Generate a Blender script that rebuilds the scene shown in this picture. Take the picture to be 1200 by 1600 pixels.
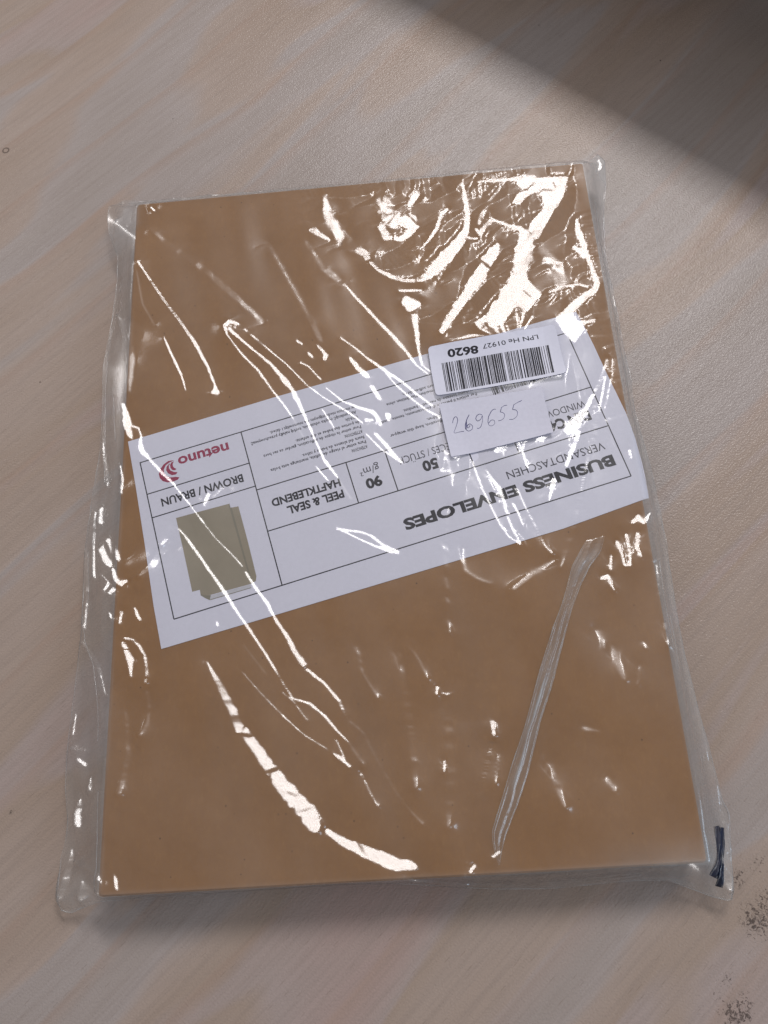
import bpy, bmesh, math, random
import numpy as np
from mathutils import Matrix, Vector

for o in list(bpy.data.objects): bpy.data.objects.remove(o)
SC = bpy.context.scene
COL = SC.collection
MM = 0.001
T = 20.0                      # height of the stack of envelopes, mm
W, L = 229.0, 324.0           # a C4 envelope, mm; its lower left corner is the origin

# ------------------------------------------------------------------ camera
R = np.array([[0.99634143, -0.05867659, -0.06213552],
              [-0.07558337, -0.94432202, -0.32022349],
              [-0.03988632, 0.32374834, -0.94530212]])
CAM = np.array([131.007, 37.048, 317.769 + T])
FPX = 1200.0
cd = bpy.data.cameras.new('camera'); cam = bpy.data.objects.new('camera', cd); COL.objects.link(cam)
cd.sensor_fit = 'VERTICAL'; cd.sensor_height = 24.0; cd.sensor_width = 18.0; cd.lens = FPX / 1600 * 24.0
cd.clip_start = 0.01; cd.clip_end = 20
M = Matrix.Identity(4)
for i in range(3):
    M[i][0] = R[0][i]; M[i][1] = -R[1][i]; M[i][2] = -R[2][i]; M[i][3] = CAM[i] * MM
cam.matrix_world = M
SC.camera = cam

def P(px, py, z=T):
    """a point of the photograph (1200 x 1600) carried onto the level z (mm)"""
    d = R.T @ np.array([(px - 600) / FPX, (py - 800) / FPX, 1.0])
    s = (z - CAM[2]) / d[2]
    return CAM + d * s

# ------------------------------------------------------------------ light
world = bpy.data.worlds.new('World'); SC.world = world; world.use_nodes = True
bg = world.node_tree.nodes['Background']
bg.inputs[0].default_value = (1.0, 0.95, 0.945, 1); bg.inputs[1].default_value = 0.265

def area_lamp(name, loc, aim, sx, sy, radiance, col, roll=0.0):
    l = bpy.data.lights.new(name, 'AREA'); l.shape = 'RECTANGLE'; l.size = sx; l.size_y = sy
    l.energy = radiance * math.pi * sx * sy; l.color = col
    o = bpy.data.objects.new(name, l); COL.objects.link(o)
    z = (Vector(loc) - Vector(aim)).normalized()
    x = Vector((math.cos(roll), math.sin(roll), 0)); x = (x - z * x.dot(z)).normalized(); y = z.cross(x)
    m = Matrix((x, y, z)).transposed().to_4x4(); m.translation = Vector(loc)
    o.matrix_world = m
    return o
g0 = P(858, 372, 0); dv = (g0 - CAM); dv /= np.linalg.norm(dv); rv = dv * np.array([1, 1, -1])
LAMP = g0 + rv * 2500.0
LR = math.radians(-43.3); LSX, LSY = 1250.0, 420.0
area_lamp('added_glint_lamp', LAMP * MM, (LAMP * MM) + Vector((0, 0, -1)), LSX * MM, LSY * MM, 22.5, (1.0, 0.965, 0.955), LR)
GLINT_LAMP = LAMP + np.array([-2600.0, 350.0, 0])
area_lamp('added_glint_lamp', GLINT_LAMP * MM, (GLINT_LAMP * MM) + Vector((0, 0, -1)), LSX * MM, LSY * MM, 4.5, (1.0, 0.95, 0.92), LR)  # dimmer extra lamp, added for glints on the film's left flanks
area_lamp('window_light', (1.7, -0.5, 0.95), (0.1, 0.15, 0), 0.65, 0.6, 5.0, (0.62, 0.80, 1.0), math.radians(60))

SC.view_settings.view_transform = 'Standard'; SC.view_settings.look = 'None'
SC.view_settings.exposure = 0.14; SC.view_settings.gamma = 1.0
SC.render.engine = 'CYCLES'
SC.cycles.max_bounces = 12; SC.cycles.transparent_max_bounces = 24; SC.cycles.glossy_bounces = 4
SC.cycles.caustics_reflective = False; SC.cycles.caustics_refractive = False
SC.cycles.sample_clamp_indirect = 4.0
SC.cycles.use_denoising = True

# ------------------------------------------------------------------ node helpers
def mat(name):
    m = bpy.data.materials.new(name); m.use_nodes = True
    nt = m.node_tree
    for n in list(nt.nodes): nt.nodes.remove(n)
    out = nt.nodes.new('ShaderNodeOutputMaterial')
    return m, nt, out
def N(nt, t, **kw):
    n = nt.nodes.new(t)
    for k, v in kw.items():
        if k.startswith('i_'):
            key = k[2:]; key = int(key) if key.isdigit() else key.replace('_', ' ')
            n.inputs[key].default_value = v
        else: setattr(n, k, v)
    return n
def math_(nt, op, a, b=None, clamp=False):
    n = nt.nodes.new('ShaderNodeMath'); n.operation = op; n.use_clamp = clamp
    for i, v in enumerate((a, b)):
        if v is None: continue
        if isinstance(v, (int, float)): n.inputs[i].default_value = v
        else: nt.links.new(v, n.inputs[i])
    return n.outputs[0]
def mixc(nt, f, a, b, mode='MIX'):
    n = nt.nodes.new('ShaderNodeMix'); n.data_type = 'RGBA'; n.blend_type = mode
    for s, v in ((n.inputs[0], f), (n.inputs[6], a), (n.inputs[7], b)):
        if isinstance(v, (int, float)): s.default_value = v
        elif isinstance(v, tuple): s.default_value = (*v, 1)
        else: nt.links.new(v, s)
    return n.outputs[2]
def ramp(nt, fac, stops, interp='LINEAR'):
    n = nt.nodes.new('ShaderNodeValToRGB'); cr = n.color_ramp; cr.interpolation = interp
    while len(cr.elements) < len(stops): cr.elements.new(0.5)
    for e, (p, c) in zip(cr.elements, stops):
        e.position = p; e.color = (c, c, c, 1) if isinstance(c, (int, float)) else (*c, 1)
    nt.links.new(fac, n.inputs[0])
    return n.outputs[0]
def mapping(nt, vec, scale=(1, 1, 1), rot=(0, 0, 0), loc=(0, 0, 0)):
    n = nt.nodes.new('ShaderNodeMapping')
    n.inputs['Scale'].default_value = scale; n.inputs['Rotation'].default_value = rot; n.inputs['Location'].default_value = loc
    nt.links.new(vec, n.inputs[0]); return n.outputs[0]
def noise(nt, vec, scale, detail=3, rough=0.5, dist=0.0):
    n = nt.nodes.new('ShaderNodeTexNoise'); n.inputs['Scale'].default_value = scale
    n.inputs['Detail'].default_value = detail; n.inputs['Roughness'].default_value = rough
    n.inputs['Distortion'].default_value = dist
    nt.links.new(vec, n.inputs['Vector']); return n.outputs[0]
def bump(nt, h, strength, dist):
    n = nt.nodes.new('ShaderNodeBump'); n.inputs['Strength'].default_value = strength
    n.inputs['Distance'].default_value = dist
    nt.links.new(h, n.inputs['Height']); return n.outputs[0]

# ------------------------------------------------------------------ materials
def table_material():
    m, nt, out = mat('beech_laminate'); lk = nt.links.new
    tc = N(nt, 'ShaderNodeTexCoord').outputs['Object']
    g = mapping(nt, tc, rot=(0, 0, math.radians(-41)))          # x now runs along the grain
    warp = N(nt, 'ShaderNodeTexNoise', i_Scale=3.2, i_Detail=2.0); lk(g, warp.inputs['Vector'])
    wv = nt.nodes.new('ShaderNodeVectorMath'); wv.operation = 'MULTIPLY_ADD'
    lk(warp.outputs[1], wv.inputs[0]); wv.inputs[1].default_value = (0.0, 0.07, 0.0); lk(g, wv.inputs[2])
    g2 = wv.outputs[0]
    big = noise(nt, mapping(nt, g2, scale=(2.2, 13, 1)), 1.0, 3, 0.5, 0.4)
    mid = noise(nt, mapping(nt, g2, scale=(5, 60, 1), loc=(3, 1, 0)), 1.0, 3, 0.6, 0.3)
    fine = noise(nt, mapping(nt, g, scale=(22, 460, 1)), 1.0, 4, 0.7)
    c = ramp(nt, big, [(0.34, (0.40, 0.345, 0.315)), (0.45, (0.445, 0.39, 0.37)), (0.47, (0.46, 0.37, 0.32)), (0.56, (0.425, 0.33, 0.27)), (0.58, (0.45, 0.37, 0.345)), (0.72, (0.455, 0.32, 0.285))])
    # nested growth figures
    rings = N(nt, 'ShaderNodeTexWave', wave_type='BANDS', bands_direction='Y', wave_profile='SAW')
    rings.inputs['Scale'].default_value = 1.0; rings.inputs['Distortion'].default_value = 9.0
    rings.inputs['Detail'].default_value = 1.5; rings.inputs['Detail Scale'].default_value = 0.35
    lk(mapping(nt, g2, scale=(1.3, 7.5, 1), loc=(0.3, 0.8, 0)), rings.inputs['Vector'])
    rr = ramp(nt, rings.outputs[1], [(0.0, 0.0), (0.80, 0.15), (0.95, 1.0), (1.0, 0.0)])
    c = mixc(nt, math_(nt, 'MULTIPLY', rr, 0.42), c, (0.43, 0.30, 0.235))
    c = mixc(nt, ramp(nt, mid, [(0.45, 0.0), (0.75, 0.22)]), c, (0.39, 0.32, 0.275))
    c = mixc(nt, ramp(nt, fine, [(0.36, 0.26), (0.56, 0.0)]), c, (0.30, 0.24, 0.21))
    # pores: short dark dashes lying along the grain
    vor = N(nt, 'ShaderNodeTexVoronoi', feature='F1', distance='EUCLIDEAN'); vor.inputs['Scale'].default_value = 1.0
    lk(mapping(nt, g, scale=(70, 700, 1)), vor.inputs['Vector'])
    c = mixc(nt, ramp(nt, vor.outputs[0], [(0.06, 0.35), (0.15, 0.0)]), c, (0.22, 0.16, 0.13))
    # stray dark specks
    v2 = N(nt, 'ShaderNodeTexVoronoi', feature='F1'); v2.inputs['Scale'].default_value = 38.0
    lk(mapping(nt, tc, loc=(0.013, 0.007, 0)), v2.inputs['Vector'])
    c = mixc(nt, ramp(nt, v2.outputs[0], [(0.010, 0.8), (0.022, 0.0)]), c, (0.06, 0.045, 0.04))
    # crumbly dirt marks left on the laminate, right front
    dirtn = noise(nt, mapping(nt, tc, scale=(1, 1, 1)), 620.0, 3, 0.75, 1.2)
    tot = None
    for (qx, qy, rad, amt) in ((1183, 1437, 9.5, .95), (1200, 1410, 8, .9), (1150, 1585, 9, 1.0), (1160, 1566, 6, .8), (1136, 1532, 5, .72), (1152, 1372, 6, .85), (1185, 1350, 6, .75),
                               (1128, 1560, 6, .62), (1163, 1556, 4, .7), (92, 1402, 3.5, .72), (16, 1270, 3.0, .75)):
        w = P(qx, qy, 0)
        d = N(nt, 'ShaderNodeVectorMath', operation='DISTANCE'); lk(tc, d.inputs[0]); d.inputs[1].default_value = (w[0] * MM, w[1] * MM, 0)
        f = math_(nt, 'SUBTRACT', 1.0, math_(nt, 'DIVIDE', d.outputs['Value'], rad * MM), True)
        f = math_(nt, 'MULTIPLY', math_(nt, 'POWER', f, 0.5), amt)
        tot = f if tot is None else math_(nt, 'MAXIMUM', tot, f)
    dm = math_(nt, 'ADD', math_(nt, 'MULTIPLY', tot, 0.36), dirtn)
    dmask = ramp(nt, dm, [(0.76, 0.0), (0.86, 0.8)])
    c = mixc(nt, dmask, c, (0.055, 0.04, 0.035))
    w = P(9, 235, 0)                                              # a small ring mark
    d = N(nt, 'ShaderNodeVectorMath', operation='DISTANCE'); lk(tc, d.inputs[0]); d.inputs[1].default_value = (w[0] * MM, w[1] * MM, 0)
    ring = math_(nt, 'ABSOLUTE', math_(nt, 'SUBTRACT', d.outputs['Value'], 0.0017))
    c = mixc(nt, ramp(nt, math_(nt, 'MULTIPLY', ring, 1000.0), [(0.25, 0.75), (0.6, 0.0)]), c, (0.1, 0.075, 0.06))
    b = N(nt, 'ShaderNodeBsdfPrincipled'); lk(c, b.inputs['Base Color'])
    b.inputs['Roughness'].default_value = 0.27
    b.inputs['Specular IOR Level'].default_value = 0.32
    peb = noise(nt, tc, 1150.0, 2, 0.5)
    peb2 = noise(nt, mapping(nt, g, scale=(160, 900, 1)), 1.0, 2, 0.5)
    h = math_(nt, 'ADD', peb, math_(nt, 'MULTIPLY', peb2, 0.5))
    lk(bump(nt, h, 1.0, 0.00024), b.inputs['Normal'])
    lk(b.outputs[0], out.inputs[0])
    return m

def kraft_material():
    m, nt, out = mat('kraft_paper'); lk = nt.links.new
    tc = N(nt, 'ShaderNodeTexCoord').outputs['Object']
    cloud = noise(nt, tc, 26.0, 6, 0.72)
    fib = noise(nt, mapping(nt, tc, scale=(620, 240, 1), rot=(0, 0, 0.3)), 1.0, 3, 0.7, 0.6)
    c = ramp(nt, cloud, [(0.28, (0.275, 0.136, 0.050)), (0.5, (0.322, 0.164, 0.065)), (0.72, (0.365, 0.194, 0.084))])
    c = mixc(nt, ramp(nt, fib, [(0.32, 0.35), (0.6, 0.0)]), c, (0.30, 0.165, 0.085))
    c = mixc(nt, ramp(nt, fib, [(0.55, 0.0), (0.80, 0.16)]), c, (0.50, 0.30, 0.15))
    v = N(nt, 'ShaderNodeTexVoronoi', feature='F1'); v.inputs['Scale'].default_value = 210.0; lk(tc, v.inputs['Vector'])
    sel = ramp(nt, noise(nt, mapping(nt, tc, loc=(.4, .2, 0)), 95.0, 1, 0.5), [(0.52, 0.0), (0.60, 1.0)])
    c = mixc(nt, math_(nt, 'MULTIPLY', ramp(nt, v.outputs[0], [(0.04, 0.9), (0.10, 0.0)]), sel), c, (0.10, 0.055, 0.03))
    b = N(nt, 'ShaderNodeBsdfPrincipled'); lk(c, b.inputs['Base Color'])
    b.inputs['Roughness'].default_value = 0.72; b.inputs['Specular IOR Level'].default_value = 0.25
    lk(bump(nt, fib, 0.3, 0.0001), b.inputs['Normal'])
    lk(b.outputs[0], out.inputs[0]); return m

def plain(name, col, rough=0.6, spec=0.3, grain=0.05, scale=600.0, metal=0.0):
    m, nt, out = mat(name); lk = nt.links.new
    tc = N(nt, 'ShaderNodeTexCoord').outputs['Object']
    n = noise(nt, tc, scale, 3, 0.6)
    dark = tuple(x * (1 - grain * 2) for x in col)
    c = mixc(nt, ramp(nt, n, [(0.3, 1.0), (0.7, 0.0)]), col, dark)
    b = N(nt, 'ShaderNodeBsdfPrincipled'); lk(c, b.inputs['Base Color'])
    b.inputs['Roughness'].default_value = rough; b.inputs['Specular IOR Level'].default_value = spec
    b.inputs['Metallic'].default_value = metal
    lk(b.outputs[0], out.inputs[0]); return m

def film_material(name, haze_const=None, tint=(0.92, 0.97, 1.0), micro=1.0):
    m, nt, out = mat(name); lk = nt.links.new
    tc = N(nt, 'ShaderNodeTexCoord').outputs['Object']
    lw = N(nt, 'ShaderNodeLayerWeight'); lw.inputs[0].default_value = 0.5
    fr = math_(nt, 'ADD', math_(nt, 'MULTIPLY', math_(nt, 'POWER', lw.outputs['Facing'], 5.0), 0.90), 0.085)
    crk = noise(nt, mapping(nt, tc, scale=(1, 1, 1)), 420.0, 3, 0.6, 0.8)
    crk2 = noise(nt, mapping(nt, tc, rot=(0, 0, 0.5), scale=(90, 900, 90)), 1.0, 2, 0.5, 0.5)
    hh = math_(nt, 'ADD', crk, math_(nt, 'MULTIPLY', crk2, 0.5))
    nrm = bump(nt, hh, 0.036 * micro, 0.0005)
    g1 = N(nt, 'ShaderNodeBsdfGlossy'); g1.inputs['Roughness'].default_value = 0.165; lk(nrm, g1.inputs['Normal'])
    g2 = N(nt, 'ShaderNodeBsdfGlossy'); g2.inputs['Roughness'].default_value = 0.37; lk(nrm, g2.inputs['Normal'])
    gm = N(nt, 'ShaderNodeMixShader'); gm.inputs[0].default_value = 0.36; lk(g1.outputs[0], gm.inputs[1]); lk(g2.outputs[0], gm.inputs[2])
    tr = N(nt, 'ShaderNodeBsdfTransparent'); tr.inputs[0].default_value = (0.985, 0.985, 0.985, 1)
    df = N(nt, 'ShaderNodeBsdfDiffuse'); df.inputs[0].default_value = (*tint, 1); lk(nrm, df.inputs['Normal'])
    tl = N(nt, 'ShaderNodeBsdfTranslucent'); tl.inputs[0].default_value = (*tint, 1)
    dm = N(nt, 'ShaderNodeMixShader'); dm.inputs[0].default_value = 0.35; lk(df.outputs[0], dm.inputs[1]); lk(tl.outputs[0], dm.inputs[2])
    hz = N(nt, 'ShaderNodeMixShader'); lk(tr.outputs[0], hz.inputs[1]); lk(dm.outputs[0], hz.inputs[2])
    if haze_const is None:
        at = N(nt, 'ShaderNodeAttribute', attribute_name='milk')
        lk(math_(nt, 'MULTIPLY', at.outputs['Fac'], math_(nt, 'ADD', 0.65, math_(nt, 'MULTIPLY', noise(nt, tc, 55.0, 3, 0.6), 0.7))), hz.inputs[0])
    else: hz.inputs[0].default_value = haze_const
    fm = N(nt, 'ShaderNodeMixShader'); lk(fr, fm.inputs[0]); lk(hz.outputs[0], fm.inputs[1]); lk(gm.outputs[0], fm.inputs[2])
    lk(fm.outputs[0], out.inputs[0]); return m

M_TABLE = table_material(); M_KRAFT = kraft_material()
M_PAPER = plain('insert_paper', (0.79, 0.79, 0.92), 0.55, 0.35, 0.02)
M_STICK = plain('sticker_paper', (0.78, 0.79, 0.93), 0.45, 0.35, 0.02)
M_STICK2 = plain('plain_sticker_paper', (0.75, 0.75, 0.88), 0.55, 0.3, 0.03)
M_INK = plain('black_ink', (0.012, 0.012, 0.024), 0.5, 0.3, 0.1)
M_THIN = plain('thin_ink', (0.022, 0.022, 0.045), 0.5, 0.3, 0.1)
M_RED = plain('crimson_ink', (0.36, 0.02, 0.085), 0.5, 0.3, 0.05)
M_PEN = plain('ballpoint_ink', (0.035, 0.035, 0.22), 0.4, 0.4, 0.3)
M_PIC = plain('picture_olive_ink', (0.36, 0.312, 0.235), 0.55, 0.3, 0.07, 60.0)
M_PICD = plain('picture_dark_ink', (0.27, 0.245, 0.19), 0.55, 0.3, 0.05, 60.0)
M_PICW = plain('picture_flap_ink', (0.62, 0.62, 0.68), 0.55, 0.3, 0.05)
M_BLUE = plain('blue_black_print', (0.012, 0.022, 0.06), 0.3, 0.5, 0.3, 300.0)
M_SHADING_BOARD = plain('dark_grey_board', (0.12, 0.115, 0.11), 0.6, 0.3, 0.1, 80.0)
M_FILM = film_material('clear_film')
M_FILM_B = film_material('clear_film_back', 0.02)
M_STRIP = film_material('milky_sheen_strip', None, (0.78, 0.90, 1.0), 1.6)  # bluish tint and haze also stand for the window's reflection
M_EDGE = film_material('film_edge', 0.16, (0.9, 0.96, 1.0), 2.5)

# ------------------------------------------------------------------ object helpers
def tag(o, label=None, cat=None, group=None, kind=None):
    if label: o['label'] = label
    if cat: o['category'] = cat
    if group: o['group'] = group
    if kind: o['kind'] = kind
    return o
def mesh_obj(name, verts, faces, m, parent=None, smooth=False):
    me = bpy.data.meshes.new(name)
    v = [(x * MM, y * MM, z * MM) for x, y, z in verts]
    me.from_pydata(v, [], faces); me.materials.append(m); me.update()
    if smooth: me.polygons.foreach_set('use_smooth', [True] * len(me.polygons))
    o = bpy.data.objects.new(name, me); COL.objects.link(o)
    if parent: o.parent = parent
    return o
def grid_obj(name, XYZ, m, parent=None, keep=None, attr=None, flip=False):
    """XYZ: (n, k, 3) array in mm -> a smooth quad grid"""
    n, k, _ = XYZ.shape
    idx = np.arange(n * k).reshape(n, k)
    q = np.stack([idx[:-1, :-1], idx[1:, :-1], idx[1:, 1:], idx[:-1, 1:]], -1).reshape(-1, 4)
    if flip: q = q[:, ::-1]
    if keep is not None:
        kk = (keep[:-1, :-1] & keep[1:, :-1] & keep[1:, 1:] & keep[:-1, 1:]).reshape(-1); q = q[kk]
    me = bpy.data.meshes.new(name)
    me.vertices.add(n * k); me.vertices.foreach_set('co', (XYZ.reshape(-1) * MM).astype(np.float32))
    me.loops.add(len(q) * 4); me.loops.foreach_set('vertex_index', q.reshape(-1).astype(np.int32))
    me.polygons.add(len(q)); me.polygons.foreach_set('loop_start', np.arange(0, len(q) * 4, 4, dtype=np.int32))
    me.polygons.foreach_set('loop_total', np.full(len(q), 4, dtype=np.int32))
    me.polygons.foreach_set('use_smooth', np.ones(len(q), dtype=bool))
    me.update(); me.validate()
    if attr is not None:
        a = me.attributes.new('milk', 'FLOAT', 'POINT'); a.data.foreach_set('value', attr.reshape(-1).astype(np.float32))
    me.materials.append(m)
    o = bpy.data.objects.new(name, me); COL.objects.link(o)
    if parent: o.parent = parent
    return o
def empty(name, loc):
    o = bpy.data.objects.new(name, None); COL.objects.link(o); o.location = Vector(loc) * MM
    o.empty_display_size = 0.01
    bpy.context.view_layer.update()
    return o
def adopt(child, parent):
    child.parent = parent; child.matrix_parent_inverse = Matrix.Translation(-parent.location)
def tube(name, pts, rad, m, parent=None, seg=6):
    pts = np.array(pts, float); n = len(pts)
    rad = np.full(n, rad) if np.isscalar(rad) else np.array(rad)
    tg = np.gradient(pts, axis=0); tg /= np.linalg.norm(tg, axis=1)[:, None] + 1e-9
    sx = np.cross(tg, [0, 0, 1.0]); sx /= np.linalg.norm(sx, axis=1)[:, None] + 1e-9; sz = np.cross(sx, tg)
    a = np.linspace(0, 2 * np.pi, seg, endpoint=False)
    V = pts[:, None] + rad[:, None, None] * (np.cos(a)[None, :, None] * sx[:, None] + np.sin(a)[None, :, None] * sz[:, None])
    f = []
    for i in range(n - 1):
        for j in range(seg):
            k = (j + 1) % seg; f.append((i * seg + j, i * seg + k, (i + 1) * seg + k, (i + 1) * seg + j))
    f.append(tuple(range(seg))[::-1]); f.append(tuple((n - 1) * seg + j for j in range(seg)))
    return mesh_obj(name, V.reshape(-1, 3), f, m, parent, True)
def resample(pts, step):
    pts = np.array(pts, float); d = np.r_[0, np.cumsum(np.linalg.norm(np.diff(pts[:, :2], axis=0), axis=1))]
    s = np.linspace(0, d[-1], max(2, int(d[-1] / step)))
    return np.stack([np.interp(s, d, pts[:, i]) for i in range(pts.shape[1])], 1)
def smooth_path(pts, it=2):
    pts = np.array(pts, float)
    for _ in range(it):
        q = pts.copy(); q[1:-1] = 0.25 * pts[:-2] + 0.5 * pts[1:-1] + 0.25 * pts[2:]; pts = q
    return pts

# ------------------------------------------------------------------ table top
def build_table():
    x0, x1, y0, y1, h = -650, 900, -520, 900, 28
    bm = bmesh.new()
    bmesh.ops.create_cube(bm, size=1)
    for v in bm.verts:
        v.co = ((x0 if v.co.x < 0 else x1) * MM, (y0 if v.co.y < 0 else y1) * MM, (-h if v.co.z < 0 else 0) * MM)
    bmesh.ops.bevel(bm, geom=bm.edges[:], offset=0.002, segments=3, affect='EDGES')
    me = bpy.data.meshes.new('tabletop'); bm.to_mesh(me); bm.free(); me.materials.append(M_TABLE)
    o = bpy.data.objects.new('tabletop', me); COL.objects.link(o)
    tag(o, kind='structure'); return o
build_table()

# ------------------------------------------------------------------ unseen board, added so that its edge shades the far right corner of the table
def box_bm(bm, c0, c1):
    r = bmesh.ops.create_cube(bm, size=1)
    for v in r['verts']:
        v.co = [(c1[i] if v.co[i] > 0 else c0[i]) * MM for i in range(3)]
def build_shading_board():
    # local frame: x along the shading edge, y away from the package
    a = P(614, -8, 0); b = P(1212, 318, 0)
    u = (b - a); u /= np.linalg.norm(u); w = np.array([-u[1], u[0], 0]); 
    if w[1] < 0: w = -w
    ld = LAMP - (a + b) / 2; ld /= ld[2]
    h = 108.0
    o0 = (a + b) / 2 + ld * h; o0[2] = 0
    root = bpy.data.objects.new('shading_board_stand', None); COL.objects.link(root)
    root.location = Vector(o0) * MM; root.rotation_euler = (0, 0, math.atan2(u[1], u[0]))
    tag(root, 'unseen dark grey board on two side panels, added to shade the far right corner of the table', 'shelf')
    for nm, c0, c1 in (('shading_board', (-420, 0, h), (420, 190, h + 15)),
                       ('side_panel', (-418, 120, 0), (-403, 168, h - .2)), ('side_panel', (403, 120, 0), (418, 168, h - .2))):
        bm = bmesh.new(); box_bm(bm, c0, c1); bmesh.ops.bevel(bm, geom=bm.edges[:], offset=0.001, segments=2, affect='EDGES')
        me = bpy.data.meshes.new(nm); bm.to_mesh(me); bm.free(); me.materials.append(M_SHADING_BOARD)
        o = bpy.data.objects.new(nm, me); COL.objects.link(o); o.parent = root
build_shading_board()

# ------------------------------------------------------------------ envelopes
def envelope_mesh(name, th):
    r = 1.2; pts = []
    for cx, cy, a0 in ((W - r, r, -90), (W - r, L - r, 0), (r, L - r, 90), (r, r, 180)):
        for k in range(4):
            a = math.radians(a0 + 30 * k); pts.append((cx + r * math.cos(a), cy + r * math.sin(a)))
    n = len(pts); e = th * 0.3
    V = []
    for (z, ins) in ((0, .25), (e, 0), (th - e, 0), (th, .25)):
        for x, y in pts:
            dx, dy = (W / 2 - x), (L / 2 - y); V.append((x + ins * np.sign(dx), y + ins * np.sign(dy), z))
    F = [tuple(range(n))[::-1], tuple(3 * n + i for i in range(n))]
    for k in range(3):
        for i in range(n): F.append((k * n + i, k * n + (i + 1) % n, (k + 1) * n + (i + 1) % n, (k + 1) * n + i))
    me = bpy.data.meshes.new(name); me.from_pydata([(a * MM, b * MM, c * MM) for a, b, c in V], [], F)
    me.materials.append(M_KRAFT); me.update(); return me
rnd = random.Random(4)
th = T / 50
eme = envelope_mesh('kraft_envelope', th - 0.012)
top = bpy.data.objects.new('kraft_envelope', eme); COL.objects.link(top); top.location = (0, 0, (T - th) * MM)
tag(top, 'brown kraft paper envelope on top of the stack, directly under the white printed sheet', 'envelope', 'brown envelopes stacked in the clear bag')
for k in range(49):
    o = top.copy(); COL.objects.link(o)
    o.location = (rnd.uniform(-.7, .6) * MM, rnd.uniform(-.6, .6) * MM, k * th * MM)
    o['label'] = 'brown kraft paper envelope hidden in the stack beneath the topmost one'

# ------------------------------------------------------------------ film surface: outline, drape, creases
S_ = 7.0   # height of the side seams
outline_px = {
 'left': [(190,319,13),(170,322,9),(168,345,8),(171,367,8),(184,400,8),(183,440,8),(178,480,8),(170,530,8),(161,572,8),(160,640,8),(157,700,8),(147,760,8),(140,805,8),(133,860,7),(130,920,7),(127,990,7),(117,1075,7),(105,1170,6),(102,1230,6),(106,1280,6),(103,1310,6),(95,1345,5),(91,1380,4),(90,1405,3),(96,1422,3)],
 'bottom': [(96,1422,3),(110,1427,3),(130,1418,4),(160,1408,7),(220,1403,9),(300,1397,9),(426,1388,9),(500,1379,9),(545,1375,9),(645,1381,9),(714,1386,9),(780,1389,9),(865,1388,9),(947,1380,8),(1000,1375,8),(1046,1376,7),(1083,1390,6),(1110,1400,5),(1137,1407,5),(1143,1405,5)],
 'right': [(934,241,15),(945,252,13),(947,285,10),(944,324,9),(943,360,8),(945,395,8),(952,430,8),(961,470,8),(972,530,8),(983,580,8),(993,647,8),(1010,707,8),(1022,755,8),(1034,805,8),(1046,883,8),(1055,945,8),(1071,1027,7),(1092,1110,7),(1112,1184,7),(1128,1250,7),(1138,1268,7),(1141,1310,6),(1145,1365,6),(1143,1405,5)],
 'top': [(190,319,13),(283,314,15),(355,306,15),(430,300,15),(492,294,15),(560,291,15),(640,285,15),(700,277,15),(760,271,15),(820,265,15),(880,258,15),(912,255,15),(926,248,15),(934,241,15)]}
def side(name, n):
    q = []
    for (x, y, z) in outline_px[name]:
        w = P(x, y, z)
        if name == 'top': w[1] = max(w[1], L + 1.6)
        if name == 'bottom': w[1] = min(w[1], -1.8)
        if name == 'right': w[0] = max(w[0], W + 2)
        if name == 'left': w[0] = min(w[0], -2)
        q.append((w[0], w[1], z))
    p = resample(q, 0.6); p = smooth_path(p, 3)
    d = np.r_[0, np.cumsum(np.linalg.norm(np.diff(p[:, :2], axis=0), axis=1))]
    s = np.linspace(0, d[-1], n)
    return np.stack([np.interp(s, d, p[:, i]) for i in range(3)], 1)
NX, NY = 780, 980
eb, et = side('bottom', NX), side('top', NX)
el, er = side('left', NY)[::-1], side('right', NY)[::-1]      # from bottom to top
el[0] = eb[0]; er[0] = eb[-1]; el[-1] = et[0]; er[-1] = et[-1]
s = np.linspace(0, 1, NX)[None, :, None]; t = np.linspace(0, 1, NY)[:, None, None]
G = (1 - t) * eb[None] + t * et[None] + (1 - s) * el[:, None] + s * er[:, None] \
    - ((1 - s) * (1 - t) * eb[0] + s * (1 - t) * eb[-1] + (1 - s) * t * et[0] + s * t * et[-1])
# (NY, NX, 3): x, y of every film vertex and the seam height carried inwards

DX = 0.36
gx0, gy0 = -40.0, -32.0
nx, ny = 864, 1056
gx = gx0 + np.arange(nx) * DX; gy = gy0 + np.arange(ny) * DX
X, Y = np.meshgrid(gx, gy)
outl = np.vstack([eb, er[1:], et[::-1][1:], el[::-1][1:]])
def dist_block(x, y, r=0.0):
    qx = np.abs(x - W / 2) - W / 2 + r; qy = np.abs(y - L / 2) - L / 2 + r
    return np.hypot(np.maximum(qx, 0), np.maximum(qy, 0)) + np.minimum(np.maximum(qx, qy), 0) - r
def drape(x, y, zs, dout):
    d = np.maximum(dist_block(x, y) - 0.2, 0)
    rho = np.clip(d / (d + dout + 1e-6), 0, 1)
    f = rho * rho * (3 - 2 * rho)
    return (T + 2.4) * (1 - f) + zs * f
def bilinear(F, x, y):
    u = np.clip((x - gx0) / DX, 0, nx - 1.001); v = np.clip((y - gy0) / DX, 0, ny - 1.001)
    i = u.astype(int); j = v.astype(int); a = u - i; b = v - j
    return (F[j, i] * (1 - a) + F[j, i + 1] * a) * (1 - b) + (F[j + 1, i] * (1 - a) + F[j + 1, i + 1] * a) * b
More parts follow.
